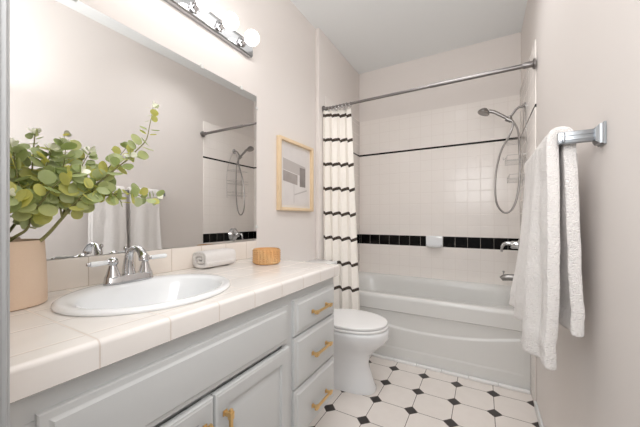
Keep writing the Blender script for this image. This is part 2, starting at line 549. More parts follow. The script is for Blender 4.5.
# ------------------------------------------------------------------ bathtub
def make_tub():
    root = thing('bathtub', 'white alcove bathtub with a sculpted apron panel', 'bathtub', (-.4515, 2.66, 0))
    x0, x1, y0, y1, zr = XA + .001, XT - .001, 2.347, YT - .001, .52
    # apron: height field facing the room
    bm = bmesh.new()
    nx, nz = 150, 80
    def sm(t): 
        t = max(0, min(1, t)); return t * t * (3 - 2 * t)
    def depth(x, z):
        side = sm((x - (x0 + .03)) / .014) * sm(((x1 - .036) - x) / .014)
        arc = .262 + .20 * (x + .40) ** 2
        if z > .396: return 0
        up = sm((.396 - z) / .008)
        d_up = .020 * up
        d_pan = .009
        d = d_up + (d_pan - d_up) * sm((arc - z) / .014)
        d = d * (1 - sm((.105 - z) / .012))
        return max(d * side, .004 * up)
    grid = []
    for j in range(nz + 1):
        z = (zr - .03) * j / nz
        grid.append([bm.verts.new((x0 + (x1 - x0) * i / nx, y0 + depth(x0 + (x1 - x0) * i / nx, z), z)) for i in range(nx + 1)])
    for j in range(nz):
        for i in range(nx):
            bm.faces.new((grid[j][i], grid[j][i + 1], grid[j + 1][i + 1], grid[j + 1][i]))
    # rounded front lip up to the rim
    prev = grid[-1]
    for a in range(1, 9):
        t = a / 8 * PI / 2
        row = [bm.verts.new((x0 + (x1 - x0) * i / nx, y0 + .022 * (1 - math.cos(t)), zr - .03 + .03 * math.sin(t))) for i in range(nx + 1)]
        for i in range(nx): bm.faces.new((prev[i], prev[i + 1], row[i + 1], row[i]))
        prev = row
    obj('apron', bm, M['tub'], root, smooth=50, fix=False)
    # rim and basin
    bm = bmesh.new()
    cx, cy = (x0 + x1) / 2 - .005, (y0 + y1) / 2 + .0
    n = 96
    def rr(hx, hy, z, p, ox=0, oy=0, lift=0):
        out = []
        for px, py, pz in oval(cx + ox, cy + oy, z, hx, hy, n, p):
            k = max(0, min(1, (py - (cy - .05)) / .3))
            out.append((px, py, pz + lift * k))
        return out
    outer = []
    hx, hy = (x1 - x0) / 2, (y1 - y0) / 2
    for k in range(n):
        t = 2 * PI * k / n; c, s = math.cos(t), math.sin(t)
        q = 1 / max(abs(c), abs(s))
        px, py = (x0 + x1) / 2 + hx * c * q, (y0 + y1) / 2 + (hy) * s * q
        py = max(py, y0 + .022)
        kk = max(0, min(1, (py - (cy - .05)) / .3))
        outer.append((px, py, zr + .052 * kk))
    rings = [outer,
             rr(.655, .245, zr + .001, 5.5, 0, .012, .05), rr(.645, .236, zr - .006, 5.2, 0, .012, .045), rr(.636, .228, zr - .03, 5, 0, .012, .03),
             rr(.615, .215, zr - .10, 4.6, 0, .01, .01), rr(.585, .20, zr - .22, 4.2, .0, .008), rr(.545, .18, zr - .32, 3.8, .01, .005),
             rr(.50, .155, zr - .362, 3.5, .01), rr(.42, .11, zr - .375, 3.2, .01), rr(.1, .03, zr - .378, 3, .01)]
    loft(bm, rings, cap0=False, cap1=True)
    obj('basin', bm, M['tub'], root, smooth=60)
    bm = lathe(bmesh.new(), [(0, 0), (.034, 0), (.034, .004), (.028, .007), (0, .008)], (.165, 2.66, .415), axis=(Vector((0, 1, 0)), Vector((.2, 0, 1)).normalized(), Vector((-1, 0, .2)).normalized()), n=24)
    obj('overflow_plate', bm, M['chrome'], root)
    bm = lathe(bmesh.new(), [(.033, 0), (.033, .003), (.02, .004), (0, .002)], (-.05, 2.66, .146), n=24)
    obj('drain', bm, M['chrome'], root)
make_tub()

# ------------------------------------------------------------------ soap dish
def make_soap():
    root = thing('soap_dish', 'white ceramic soap dish set into the row of black tiles', 'soap dish', (-.408, YT, .88))
    bm = bmesh.new()
    box(bm, -.484, -.332, YT - .018, YT - .0005, .877, .983, bev=.006, seg=3)
    obj('back_plate', bm, M['porcelain'], root)
    bm = bmesh.new()
    rings = []
    for z, g_, d in ((.872, .05, .02), (.876, .062, .045), (.886, .070, .062), (.899, .072, .066)):
        rings.append([(-.408 + px * g_ / .07, YT - .012 - d * py, z) for px, py in
                      [(.07 * math.cos(t), max(0, math.sin(t)) ** .6) for t in [PI * k / 20 for k in range(21)]]])
    for z, g_, d in ((.899, .066, .058), (.886, .060, .050)):
        rings.append([(-.408 + px * g_ / .07, YT - .012 - d * py, z) for px, py in
                      [(.07 * math.cos(t), max(0, math.sin(t)) ** .6) for t in [PI * k / 20 for k in range(21)]]])
    loft(bm, rings)
    obj('tray', bm, M['porcelain'], root)
make_soap()

# ------------------------------------------------------------------ shower valve, spout, hand shower, caddy
YS = 2.605
def make_valve():
    root = thing('shower_valve', 'chrome lever valve on the black tile row behind the towels', 'shower valve', (XT, YS, .953))
    bm = lathe(bmesh.new(), [(.082, 0), (.082, -.004), (.074, -.012), (.056, -.030), (.042, -.042), (.030, -.046), (.028, -.085), (.022, -.094), (0, -.097)], (XT, YS, .953), 'x', 40)
    obj('escutcheon', bm, M['chrome'], root)
    pts = catmull([(XT - .075, YS, .957), (XT - .105, YS + .002, .964), (XT - .135, YS + .004, .955), (XT - .148, YS + .005, .930), (XT - .150, YS + .006, .897)], 8)
    bm = tube(bmesh.new(), pts, [.016 - .008 * i / (len(pts) - 1) for i in range(len(pts))], 12)
    obj('lever', bm, M['chrome'], root)
make_valve()

def make_spout():
    root = thing('tub_spout', 'chrome tub spout with a small diverter knob below the valve', 'tub spout', (XT, YS, .70))
    pts = [(XT - .0005, YS, .708), (XT - .02, YS, .708), (XT - .06, YS, .708), (XT - .11, YS, .706), (XT - .14, YS, .700), (XT - .153, YS, .690)]
    bm = tube(bmesh.new(), pts, [.031, .028, .026, .024, .023, .017], 18)
    obj('spout_body', bm, M['nickel'], root)
    bm = lathe(bmesh.new(), [(.004, 0), (.004, .018), (.009, .020), (.009, .030), (0, .033)], (XT - .137, YS, .72), 'z', 14)
    obj('diverter_knob', bm, M['chrome'], root)
make_spout()

def make_shower():
    root = thing('hand_shower', 'chrome hand shower on a wall arm with a long looping hose', 'shower', (XT, 2.62, 1.985))
    y = 2.62
    bm = lathe(bmesh.new(), [(.030, -.0005), (.030, -.004), (.022, -.012), (.012, -.014), (0, -.014)], (XT, y, 1.985), 'x', 28)
    obj('wall_flange', bm, M['chrome'], root)
    arm = catmull([(XT - .005, y, 1.985), (XT - .035, y, 1.985), (XT - .058, y, 1.970), (XT - .082, y, 1.938), (XT - .098, y, 1.918)], 6)
    obj('shower_arm', tube(bmesh.new(), arm, .0085, 12), M['nickel'], root)
    bm = bmesh.new()
    lathe(bm, [(.0, 0), (.013, 0), (.016, .008), (.016, .03), (.012, .036), (0, .036)], (XT - .098, y, 1.893), 'z', 20)
    tube(bm, [(XT - .120, y, 1.912), (XT - .088, y, 1.890)], [.018, .016], 16)
    obj('holder', bm, M['nickel'], root)
    hp = catmull([(XT - .078, y, 1.882), (XT - .115, y, 1.914), (XT - .16, y, 1.948), (XT - .20, y, 1.976), (XT - .235, y, 1.990)], 6)
    obj('handle', tube(bmesh.new(), hp, [.010 + .005 * i / (len(hp) - 1) for i in range(len(hp))], 14), M['nickel'], root)
    d = Vector((-.42, -.08, -1)).normalized()
    a = Vector((0, 1, 0)).cross(d).normalized(); b_ = d.cross(a)
    bm = lathe(bmesh.new(), [(0, -.030), (.018, -.028), (.030, -.018), (.042, -.002), (.044, .010), (.040, .015), (0, .016)], (XT - .268, y, 1.988), axis=(a, b_, d), n=32)
    obj('spray_head', bm, M['nickel'], root)
    pts = [(XT - .076, y, 1.880), (XT - .080, y - .006, 1.84), (XT - .100, y - .015, 1.78), (XT - .155, y - .02, 1.66), (XT - .185, y - .02, 1.52), (XT - .193, y - .02, 1.37),
           (XT - .178, y - .015, 1.255), (XT - .130, y - .01, 1.195), (XT - .080, y - .004, 1.225), (XT - .048, y, 1.33), (XT - .034, y, 1.48), (XT - .036, y, 1.66), (XT - .044, y, 1.80), (XT - .072, y, 1.875), (XT - .094, y, 1.900)]
    obj('hose', tube(bmesh.new(), catmull(pts, 8), .0072, 10), M['nickel'], root)
make_shower()

def make_caddy():
    y = 2.62
    root = thing('shower_caddy', 'wire shower caddy with three small racks hanging behind the hose', 'shower caddy', (XT, y, 1.97))
    xw = XT - .006
    W = .12
    bm = bmesh.new()
    # hoop over the arm, then two uprights
    tube(bm, catmull([(xw, y - W, 1.40), (xw, y - W, 1.7), (xw, y - .08, 1.85), (xw, y - .014, 1.985), (xw - .012, y, 2.0), (xw, y + .014, 1.985), (xw, y + .08, 1.85), (xw, y + W, 1.7), (xw, y + W, 1.40)], 6), .0018, 8)
    obj('hanger', bm, M['wire'], root)
    for z, dep in ((1.735, .105), (1.575, .115), (1.435, .10)):
        bm = bmesh.new()
        for zz in ((z, z + .035) if z < 1.7 else (z,)):
            tube(bm, [(xw, y - W, zz), (xw - dep, y - W, zz), (xw - dep, y + W, zz), (xw, y + W, zz)], .0015, 8, closed=True)
        for k in range(6):
            yy = y - W + 2 * W * k / 5
            if z < 1.7:
                tube(bm, [(xw, yy, z), (xw - dep, yy, z), (xw - dep, yy, z + .035)], .0010, 6)
            else:
                tube(bm, [(xw, yy, z), (xw - dep, yy, z)], .0012, 6)
        if z == 1.575:
            tube(bm, catmull([(xw - dep, y - .02, z + .035), (xw - dep - .018, y - .02, z + .02), (xw - dep - .02, y - .02, z + .04)], 5), .002, 6)
        obj('rack', bm, M['wire'], root)
make_caddy()

# ------------------------------------------------------------------ curtain rod and curtain
YR, ZR0, ZR1 = 2.155, 2.076, 2.084
def rodz(x): return ZR0 + (ZR1 - ZR0) * (x - XA) / (XT - XA)
def make_rod():
    root = thing('curtain_rod', 'grey metal tension rod spanning the tub alcove', 'curtain rod', (-.45, YR, ZR0))
    J = -.32
    obj('rod', tube(bmesh.new(), [(XA + .004, YR, ZR0), (J, YR, rodz(J))], .0105, 18), M['rod'], root)
    obj('sleeve', tube(bmesh.new(), [(J - .005, YR, rodz(J)), (J + .006, YR, rodz(J)), (XT - .06, YR, rodz(XT - .06))], [.0125, .0135, .0135], 18), M['rod'], root)
    obj('flange', lathe(bmesh.new(), [(.029, .0005), (.029, .008), (.024, .012), (.017, .014), (.016, .04), (.0135, .05), (0, .05)], (XA, YR, ZR0), 'x', 28), M['rod'], root)
    obj('flange', lathe(bmesh.new(), [(.031, -.0005), (.031, -.009), (.026, -.013), (.018, -.015), (.018, -.052), (.0145, -.064), (0, -.064)], (XT, YR, ZR1), 'x', 28), M['rod'], root)
make_rod()

def make_curtain():
    root = thing('shower_curtain', 'off-white shower curtain with dark woven stripes gathered at the left', 'shower curtain', (-1.04, YR, .1))
    bm = bmesh.new()
    uvl = bm.loops.layers.uv.new('UVMap')
    nu, nv = 180, 120
    z0, z1 = .10, 2.052
    folds = 4
    def pt(s, t):            # s along, t height 0..1
        drop = 1 - t
        xl = -1.176 + .004 * drop
        xr = -.948 + .080 * drop ** .9
        ph = s * folds
        amp = .017 + .003 * drop
        f = ph + .10 * math.sin(2.2 * t + 1)
        w = abs(math.sin(PI * f)) ** .62          # broad fronts, narrow deep valleys
        yy = YR - .015 + .075 * s - (amp * 1.5) * w + .006 * math.sin(s * 9 + 2 * t)
        yy += .005 * math.sin(s * 27 + t * 5) * drop
        warp = .012 * math.sin(2 * PI * f)
        xx = xl + (xr - xl) * (s + .02 * math.sin(2 * PI * s + 3 * t) * drop) + warp
        xx = max(xx, XA + .0025)
        return Vector((xx, yy, z0 + (z1 - z0) * t + .006 * math.sin(ph * 2 * PI + 1)))
    g_ = [[bm.verts.new(pt(i / nu, j / nv)) for i in range(nu + 1)] for j in range(nv + 1)]
    L = 1.15
    for j in range(nv):
        for i in range(nu):
            f = bm.faces.new((g_[j][i], g_[j][i + 1], g_[j + 1][i + 1], g_[j + 1][i]))
            for lp, (a, b_) in zip(f.loops, ((i, j), (i + 1, j), (i + 1, j + 1), (i, j + 1))):
                lp[uvl].uv = (L * a / nu, z0 + (z1 - z0) * b_ / nv + .004 * math.sin(a / nu * 23) + .016 * a / nu)
    o = obj('curtain_cloth', bm, M['curtain'], root, smooth=80, fix=False)
    md = o.modifiers.new('thick', 'SOLIDIFY'); md.thickness = .002; md.offset = 0
    for k in range(8):
        x = -1.150 + .031 * k
        zc = rodz(x)
        ring = [(x + .004 * math.sin(a), YR + .0215 * math.cos(a), zc - .008 + .0215 * math.sin(a)) for a in [2 * PI * q / 20 for q in range(20)]]
        bm = tube(bmesh.new(), ring, .0022, 8, closed=True)
        lathe(bm, [(0, 0), (.007, 0), (.007, .008), (0, .010)], (x, YR - .02, zc - .032), 'z', 10)
        obj('curtain_ring', bm, M['chrome'], root)
make_curtain()

# ------------------------------------------------------------------ toilet
def make_toilet():
    cy = 1.86
    root = thing('toilet', 'white toilet with its lid closed between the vanity and the tub', 'toilet', (-.86, cy, 0))
    bm = bmesh.new()
    secs = [(0.0005, -.885, .262, .106, 2.6), (.02, -.885, .262, .106, 2.6), (.03, -.886, .255, .100, 2.5), (.10, -.888, .236, .094, 2.3), (.18, -.892, .218, .096, 2.2), (.24, -.884, .228, .108, 2.2),
            (.29, -.862, .256, .134, 2.15), (.335, -.83, .276, .162, 2.1), (.372, -.802, .268, .180, 2.1), (.400, -.788, .250, .186, 2.1), (.413, -.786, .246, .185, 2.1), (.421, -.786, .238, .178, 2.1)]
    loft(bm, [oval(c, cy, z, rx, ry, 56, p) for z, c, rx, ry, p in secs])
    box(bm, -1.205, -.93, cy - .15, cy + .15, .25, .420, bev=.03, seg=4)
    obj('bowl', bm, M['porcelain'], root, smooth=50)
    def slab(z0, z1, rx, ry, cx, r, mat, name):
        bm = bmesh.new()
        rings = []
        for a in range(0, 5):
            t = a / 4 * PI / 2
            rings.append(oval(cx, cy, z0 + r * (1 - math.sin(t)), rx - r * (1 - math.cos(t)) if False else rx - r * (1 - math.sin(t + 0)) * 1.0, ry - r * (1 - math.sin(t)), 64, 2.15, .06))
        rings = [oval(cx, cy, z0, rx - r, ry - r, 64, 2.15, .06)] + [oval(cx, cy, z0 + r * (1 - math.cos(a / 4 * PI / 2)), rx - r + r * math.sin(a / 4 * PI / 2), ry - r + r * math.sin(a / 4 * PI / 2), 64, 2.15, .06) for a in range(1, 5)]
        rings += [oval(cx, cy, z1 - r + r * math.sin(a / 4 * PI / 2), rx - r + r * math.cos(a / 4 * PI / 2), ry - r + r * math.cos(a / 4 * PI / 2), 64, 2.15, .06) for a in range(0, 5)]
        rings += [oval(cx, cy, z1 + .003, rx * .6, ry * .6, 64, 2.1, .05), oval(cx, cy, z1 + .004, rx * .1, ry * .1, 64, 2.0, .05)]
        loft(bm, rings)
        return obj(name, bm, mat, root, smooth=50)
    slab(.425, .441, .243, .188, -.785, .006, M['lid'], 'seat')
    slab(.445, .463, .240, .186, -.787, .007, M['lid'], 'lid')
    for s in (-.07, .07):
        obj('hinge', B(-1.02, -.985, cy + s - .02, cy + s + .02, .4205, .458, bev=.006), M['lid'], root)
    bm = bmesh.new()
    rings = [[(-1.115 + X * sx, cy + Y * sy, z) for X, Y, _ in oval(0, 0, 0, .098, .205, 64, 6)] for z, sx, sy in ((.4195, .86, .86), (.43, .92, .90), (.60, .97, .97), (.775, 1, 1))]
    loft(bm, rings)
    obj('tank', bm, M['porcelain'], root, smooth=40)
    bm = bmesh.new()
    box(bm, -1.2195, -1.006, cy - .215, cy + .215, .776, .815, bev=.012, seg=4)
    obj('tank_lid', bm, M['porcelain'], root)
    bm = lathe(bmesh.new(), [(.014, 0), (.014, .008), (.008, .012), (0, .012)], (-1.0165, cy - .15, .71), 'x', 16)
    tube(bm, [(-1.002, cy - .15, .71), (-1.0, cy - .10, .705), (-.999, cy - .075, .703)], [.006, .005, .006], 10)
    obj('flush_lever', bm, M['chrome'], root)
make_toilet()

# ------------------------------------------------------------------ vanity cabinet
def panel(bm, xb, y0, y1, z0, z1, rings):
    """raised front facing +x; rings of (inset, height above xb)"""
    vs = []
    for ins, h in rings:
        vs.append([bm.verts.new((xb + h, a, c)) for a, c in ((y0 + ins, z0 + ins), (y1 - ins, z0 + ins), (y1 - ins, z1 - ins), (y0 + ins, z1 - ins))])
    for r0, r1 in zip(vs, vs[1:]):
        for k in range(4):
            q = (k + 1) % 4
            bm.faces.new((r0[k], r0[q], r1[q], r1[k]))
    bm.faces.new(vs[0][::-1]); bm.faces.new(vs[-1])
    return bm
DRW = [(0, -.001), (0, .011), (.002, .013), (.013, .014), (.015, .015), (.020, .0205), (.023, .021)]
DOOR = [(0, -.001), (0, .015), (.002, .018), (.006, .0185), (.009, .021), (.046, .021), (.049, .019), (.051, .011), (.056, .010), (.062, .011), (.082, .019), (.085, .0195)]

def pull(parent, y, z, length, vertical=False):
    """square brass bar pull with thicker feet"""
    bm = bmesh.new()
    xf = -.6565
    hl = length / 2
    def bx(a0, a1, w, x0, x1, bev):
        if vertical: box(bm, x0, x1, y - w, y + w, z + a0, z + a1, bev=bev)
        else: box(bm, x0, x1, y + a0, y + a1, z - w, z + w, bev=bev)
    bx(-hl, hl, .0048, xf + .021, xf + .0305, .0015)
    for s in (-1, 1):
        c = s * (hl - .018)
        bx(c - .0055, c + .0055, .0055, xf - .0005, xf + .024, .001)
        bx(c - .011, c + .011, .0075, xf + .019, xf + .0325, .0015)
        bx(c - .008, c + .008, .008, xf - .0005, xf + .004, .001)
    return obj('handle', bm, M['gold'], parent, smooth=30)

XF = -.677
def make_vanity():
    root = thing('vanity_cabinet', 'long white vanity cabinet with raised panel fronts and brass pulls', 'cabinet', (-.95, .73, 0))
    y0, y1, zb, zt = YE + .002, 1.345, .235, .852
    bm = bmesh.new()
    box(bm, XL + .002, XF, y1 - .018, y1, zb, zt, bev=.0015)
    box(bm, XL + .002, XF, y0, y0 + .018, zb, zt)
    box(bm, XL + .0125, XF - .021, y0 + .0185, y1 - .0185, zb + .001, zb + .018)
    box(bm, XL + .002, XL + .012, y0 + .0185, y1 - .0185, zb, zt - .001)
    # face frame
    def ff(a0, a1, c0, c1, dx=0): box(bm, XF - .02, XF - dx, a0, a1, c0, c1)
    e = .0006
    ff(y0 + .0185, y1 - .0185, .800, zt - e); ff(y0 + .0185, y1 - .0185, zb + e, .262)
    for a0, a1 in ((y0 + .0185, .205), (.905, .98), (1.31, y1 - .0185)): ff(a0, a1, .2625, .7995)
    ff(.2055, .9045, .645, .69, .012); ff(.545, .58, .2625, .6445); ff(.9805, 1.3095, .645, .69); ff(.9805, 1.3095, .432, .462)
    obj('cabinet_body', bm, M['cabinet'], root)
    obj('toe_kick', B(XL + .004, -.86, y0 + .01, 1.22, 0.0005, zb - .0005), M['cabinet'], root)
    bm = panel(bmesh.new(), XF + .0005, .195, .926, .668, .812, DRW)
    obj('false_front', bm, M['cabinet'], root)
    for (a, c), hy in (((.567, .926), .600), ((.195, .561), .528)):
        d = obj('door', panel(bmesh.new(), XF + .0005, a, c, .245, .651, DOOR), M['cabinet'], root)
        pull(d, hy, .545, .115, True)
    for c0, c1, hz in ((.672, .817, .741), (.456, .664, .556), (.245, .448, .325)):
        d = obj('drawer', panel(bmesh.new(), XF + .0005, .968, 1.326, c0, c1, DRW), M['cabinet'], root)
        pull(d, 1.160, hz, .160)
make_vanity()

# ------------------------------------------------------------------ tiled countertop with splash
SX, SY, SRX, SRY = -.92, .550, .219, .247
ZT = .914
def make_counter():
    root = thing('countertop', 'cream tiled vanity countertop with bullnose edge and backsplash', 'countertop', (0, 0, ZT))
    xe, ye0, ye1 = -.647, YE + .002, 1.354
    bm = bmesh.new()
    n = 72
    hole = oval(SX, SY, 0, SRX - .02, SRY - .02, n)
    # ring from the sink hole to the slab outline, then the edge profile
    def outline(inset, z):
        x0, x1, a0, a1 = XL + .001, xe - inset, ye0, ye1 - inset
        out = []
        for k in range(n):
            t = 2 * PI * k / n; c, s = math.cos(t), math.sin(t)
            cand = []
            if c > 1e-9: cand.append((x1 - SX) / c)
            if c < -1e-9: cand.append((x0 - SX) / c)
            if s > 1e-9: cand.append((a1 - SY) / s)
            if s < -1e-9: cand.append((a0 - SY) / s)
            q = min(cand)
            out.append([SX + c * q, SY + s * q, z])
        # snap the nearest sample to each corner
        for cx_, cy_ in ((x0, a0), (x0, a1), (x1, a0), (x1, a1)):
            t = math.atan2(cy_ - SY, cx_ - SX) % (2 * PI)
            k = int(round(t / (2 * PI) * n)) % n
            out[k] = [cx_, cy_, z]
        return [tuple(p) for p in out]
    r = .012
    rings = [[(p[0], p[1], ZT) for p in hole]]
    for a in range(0, 6):
        t = a / 5 * PI / 2
        rings.append(outline(r * (1 - math.sin(t)), ZT - r * (1 - math.cos(t))))
    rings.append(outline(0, .860)); rings.append(outline(.006, .856)); rings.append(outline(.03, .8545))
    rings.append([(p[0], p[1], .8545) for p in hole])
    vs = [[bm.verts.new(p) for p in rg] for rg in rings]
    vs.append(vs[0])
    for r0, r1 in zip(vs, vs[1:]):
        for k in range(n):
            q = (k + 1) % n
            bm.faces.new((r0[k], r0[q], r1[q], r1[k]))
    obj('counter_slab', bm, M['counter'], root, smooth=40, origin=(0, 0, 0))
    obj('backsplash', B(XL + .0005, XL + .0125, ye0, 1.358, ZT, 1.016, bev=.004, seg=3), M['splash'], root, origin=(0, 0, 0))
make_counter()

# ------------------------------------------------------------------ sink
def make_sink():
    root = thing('bathroom_sink', 'white oval drop-in sink in the tiled countertop', 'sink', (SX, SY, ZT))
    bm = bmesh.new()
    def o_(rx, ry, z, ox=0): return oval(SX + ox, SY, z, rx, ry, 80)
    rx, ry = SRX, SRY
    rings = [o_(rx - .004, ry - .004, ZT + .0005), o_(rx, ry, ZT + .004), o_(rx - .001, ry - .001, ZT + .010), o_(rx - .008, ry - .008, ZT + .0145), o_(rx - .018, ry - .018, ZT + .0150),
             o_(rx - .030, ry - .026, ZT + .013, .003), o_(rx - .052, ry - .036, ZT + .011, .018), o_(rx - .058, ry - .042, ZT + .004, .02), o_(rx - .064, ry - .052, ZT - .02, .021), o_(rx - .078, ry - .072, ZT - .065, .02),
             o_(rx - .105, ry - .105, ZT - .105, .015), o_(rx - .14, ry - .15, ZT - .128, .01), o_(.03, .03, ZT - .135, .005), o_(.022, .022, ZT - .137, .005)]
    outer = [o_(.03, .03, ZT - .15, .005), o_(rx - .13, ry - .14, ZT - .142, .01), o_(rx - .06, ry - .06, ZT - .06, .0), o_(rx - .026, ry - .026, ZT - .01)]
    loft(bm, outer + rings, cap0=True, cap1=True)
    obj('basin', bm, M['porcelain'], root, smooth=60)
    bm = lathe(bmesh.new(), [(0, .001), (.021, .001), (.021, .004), (.014, .005), (.012, .002), (0, .002)], (SX + .005, SY, ZT - .137), 'z', 24)
    obj('drain', bm, M['chrome'], root)
make_sink()

def make_faucet():
    fx, fy, fz = -1.100, .568, ZT + .0145
    root = thing('faucet', 'chrome centerset faucet with white porcelain lever handles', 'faucet', (fx, fy, fz))
    bm = bmesh.new()
    rings = [[(fx + X * k, fy + Y * k2, z) for X, Y, _ in oval(0, 0, 0, .026, .081, 56, 3.4)] for k, k2, z in
             ((.98, .99, fz - .002), (1, 1, fz + .002), (1, 1, fz + .006), (.92, .97, fz + .010), (.88, .955, fz + .022), (.78, .93, fz + .026), (.3, .5, fz + .027))]
    loft(bm, rings)
    obj('base', bm, M['chrome'], root, smooth=40)
    # spout: fat column that arches over the bowl
    pts = catmull([(fx - .006, fy, fz + .02), (fx - .008, fy, fz + .055), (fx - .003, fy, fz + .088), (fx + .012, fy, fz + .110), (fx + .036, fy, fz + .120), (fx + .064, fy, fz + .113), (fx + .084, fy, fz + .095), (fx + .089, fy, fz + .080)], 8)
    N = len(pts) - 1
    rad = []
    for i in range(N + 1):
        t = i / N
        rad.append((.021 - .0115 * min(1, t / .45)) if t < .45 else (.0095 + .0055 * min(1, max(0, (t - .6) / .3))))
    obj('spout', tube(bmesh.new(), pts, rad, 20), M['chrome'], root, smooth=50)
    bm = lathe(bmesh.new(), [(.0022, 0), (.0022, .020), (.006, .025), (.007, .031), (.004, .037), (0, .038)], (fx - .026, fy, fz + .085), 'z', 12)
    tube(bm, [(fx - .026, fy, fz + .02), (fx - .026, fy, fz + .09)], .0022, 8)
    obj('lift_rod', bm, M['chrome'], root)
    for s in (-1, 1):
        hy = fy + s * .054
        bm = lathe(bmesh.new(), [(.021, .020), (.023, .024), (.019, .034), (.0135, .054), (.011, .062), (.015, .066), (.0165, .074), (.014, .083), (.007, .089), (0, .090)], (fx, hy, fz), 'z', 28)
        d = Vector((.25 if s < 0 else .2, s, .02 if s < 0 else .04)).normalized()
        c = Vector((fx, hy, fz + .074))
        tube(bm, [c, c + d * .022], [.009, .007], 14)
        h = obj('valve_handle', bm, M['chrome'], root, smooth=45)
        a = d.orthogonal().normalized(); b_ = d.cross(a)
        bm = lathe(bmesh.new(), [(.0065, .020), (.0085, .024), (.0080, .040), (.0088, .060), (.0090, .070), (.0065, .076), (0, .077)], c, axis=(a, b_, d), n=16)
        l = obj('porcelain_lever', bm, M['porcelain'], h)
        l['label'] = 'white porcelain lever'
        if s < 0:
            bm = lathe(bmesh.new(), [(0, .0), (.0055, .0), (.0062, .004), (.004, .009), (0, .010)], c + d * .0765, axis=(a, b_, d), n=14)
            obj('lever_tip', bm, M['chrome'], h)
make_faucet()

# ------------------------------------------------------------------ mirror
def make_mirror():
    root = thing('wall_mirror', 'large frameless wall mirror above the tiled backsplash', 'mirror', (XL, .75, 1.02))
    y0, y1, z0, z1 = YE + .003, 1.362, 1.0175, 1.903
    obj('mirror_glass', B(XL + .0005, XL + .0065, y0, y1, z0, z1, bev=.001, seg=1), M['mirror'], root)
    for y, z in ((.965, z1), (1.235, z1), (.45, z1)):
        bm = B(XL + .0005, XL + .012, y - .008, y + .008, z - .010, z + .012, bev=.003)
        obj('mirror_clip', bm, M['clip'], root)
    for z in (1.83, 1.10):
        bm = B(XL + .0005, XL + .012, y1 - .008, y1 + .010, z - .008, z + .008, bev=.003)
        obj('mirror_clip', bm, M['clip'], root)
make_mirror()

# ------------------------------------------------------------------ vanity light bar
def make_light():
    zc = 2.15
    y0, y1 = .365, 1.302
    root = thing('vanity_light', 'chrome bar light with round bulbs above the mirror', 'light', (XL, .83, zc))
    bm = bmesh.new()
    prof = [(XL + .0005, -.042), (XL + .022, -.042), (XL + .030, -.036), (XL + .030, .036), (XL + .022, .042), (XL + .0005, .042)]
    loft(bm, [[(x, y, zc + z) for x, z in prof] for y in (y0, y1)])
    obj('back_plate', bm, M['plate'], root)
    for k in range(6):
        y = 1.212 - .1545 * k
        s = obj('socket', lathe(bmesh.new(), [(.027, .0295), (.027, .033), (.019, .036), (.0175, .060), (.016, .064), (0, .064)], (XL, y, zc), 'x', 24), M['plate'], root)
        prof = [(.0125, .058), (.0135, .068)]
        for a in range(3, 17):
            t = PI - a / 16 * PI
            prof.append((.040 * math.sin(t), .108 + .040 * math.cos(t)))
        prof = [(.0125, .056), (.0130, .066)] + [(.040 * math.sin(PI * a / 16), .106 - .040 * math.cos(PI * a / 16)) for a in range(2, 17)]
        b_ = obj('bulb', lathe(bmesh.new(), prof, (XL, y, zc), 'x', 28), M['bulb'], root, smooth=60)
make_light()

def make_globe():
    c = (-.31, 1.32, ZC)
    root = thing('ceiling_light', 'small bare globe ceiling light over the middle of the floor', 'light', c)
    obj('canopy', lathe(bmesh.new(), [(.055, -.0005), (.055, -.006), (.048, -.016), (.022, -.020), (.022, -.034), (0, -.034)], c, 'z', 36), M['trim'], root)
    prof = [(.018, -.0345), (.020, -.040)] + [(.048 * math.sin(PI * a / 18), -.086 + .048 * math.cos(PI * a / 18)) for a in range(3, 19)]
    obj('globe', lathe(bmesh.new(), prof, c, 'z', 32), M['downlight'], root, smooth=60)
make_globe()

# ------------------------------------------------------------------ framed print
def make_picture():
    y0, y1, z0, z1 = 1.565, 2.012, 1.207, 1.715
    root = thing('framed_print', 'square pale wood frame with a grey architectural print', 'picture', (XL, (y0 + y1) / 2, z0))
    xf, w = XL + .030, .022
    bm = bmesh.new()
    for a0, a1, c0, c1 in ((y0, y0 + w, z0, z1), (y1 - w, y1, z0, z1), (y0 + w - .001, y1 - w + .001, z0, z0 + w), (y0 + w - .001, y1 - w + .001, z1 - w, z1)):
        box(bm, XL + .001, xf, a0, a1, c0, c1, bev=.0015)
    obj('frame', bm, M['wood'], root)
    obj('mat_board', B(XL + .001, XL + .008, y0 + w - .002, y1 - w + .002, z0 + w - .002, z1 - w + .002), M['mat_board'], root)
    c = ((y0 + y1) / 2, (z0 + z1) / 2)
    obj('print', B(XL + .008, XL + .0095, y0 + .04, y1 - .04, z0 + .04, z1 - .04), M['print'], root, origin=(XL, c[0], c[1]))
make_picture()

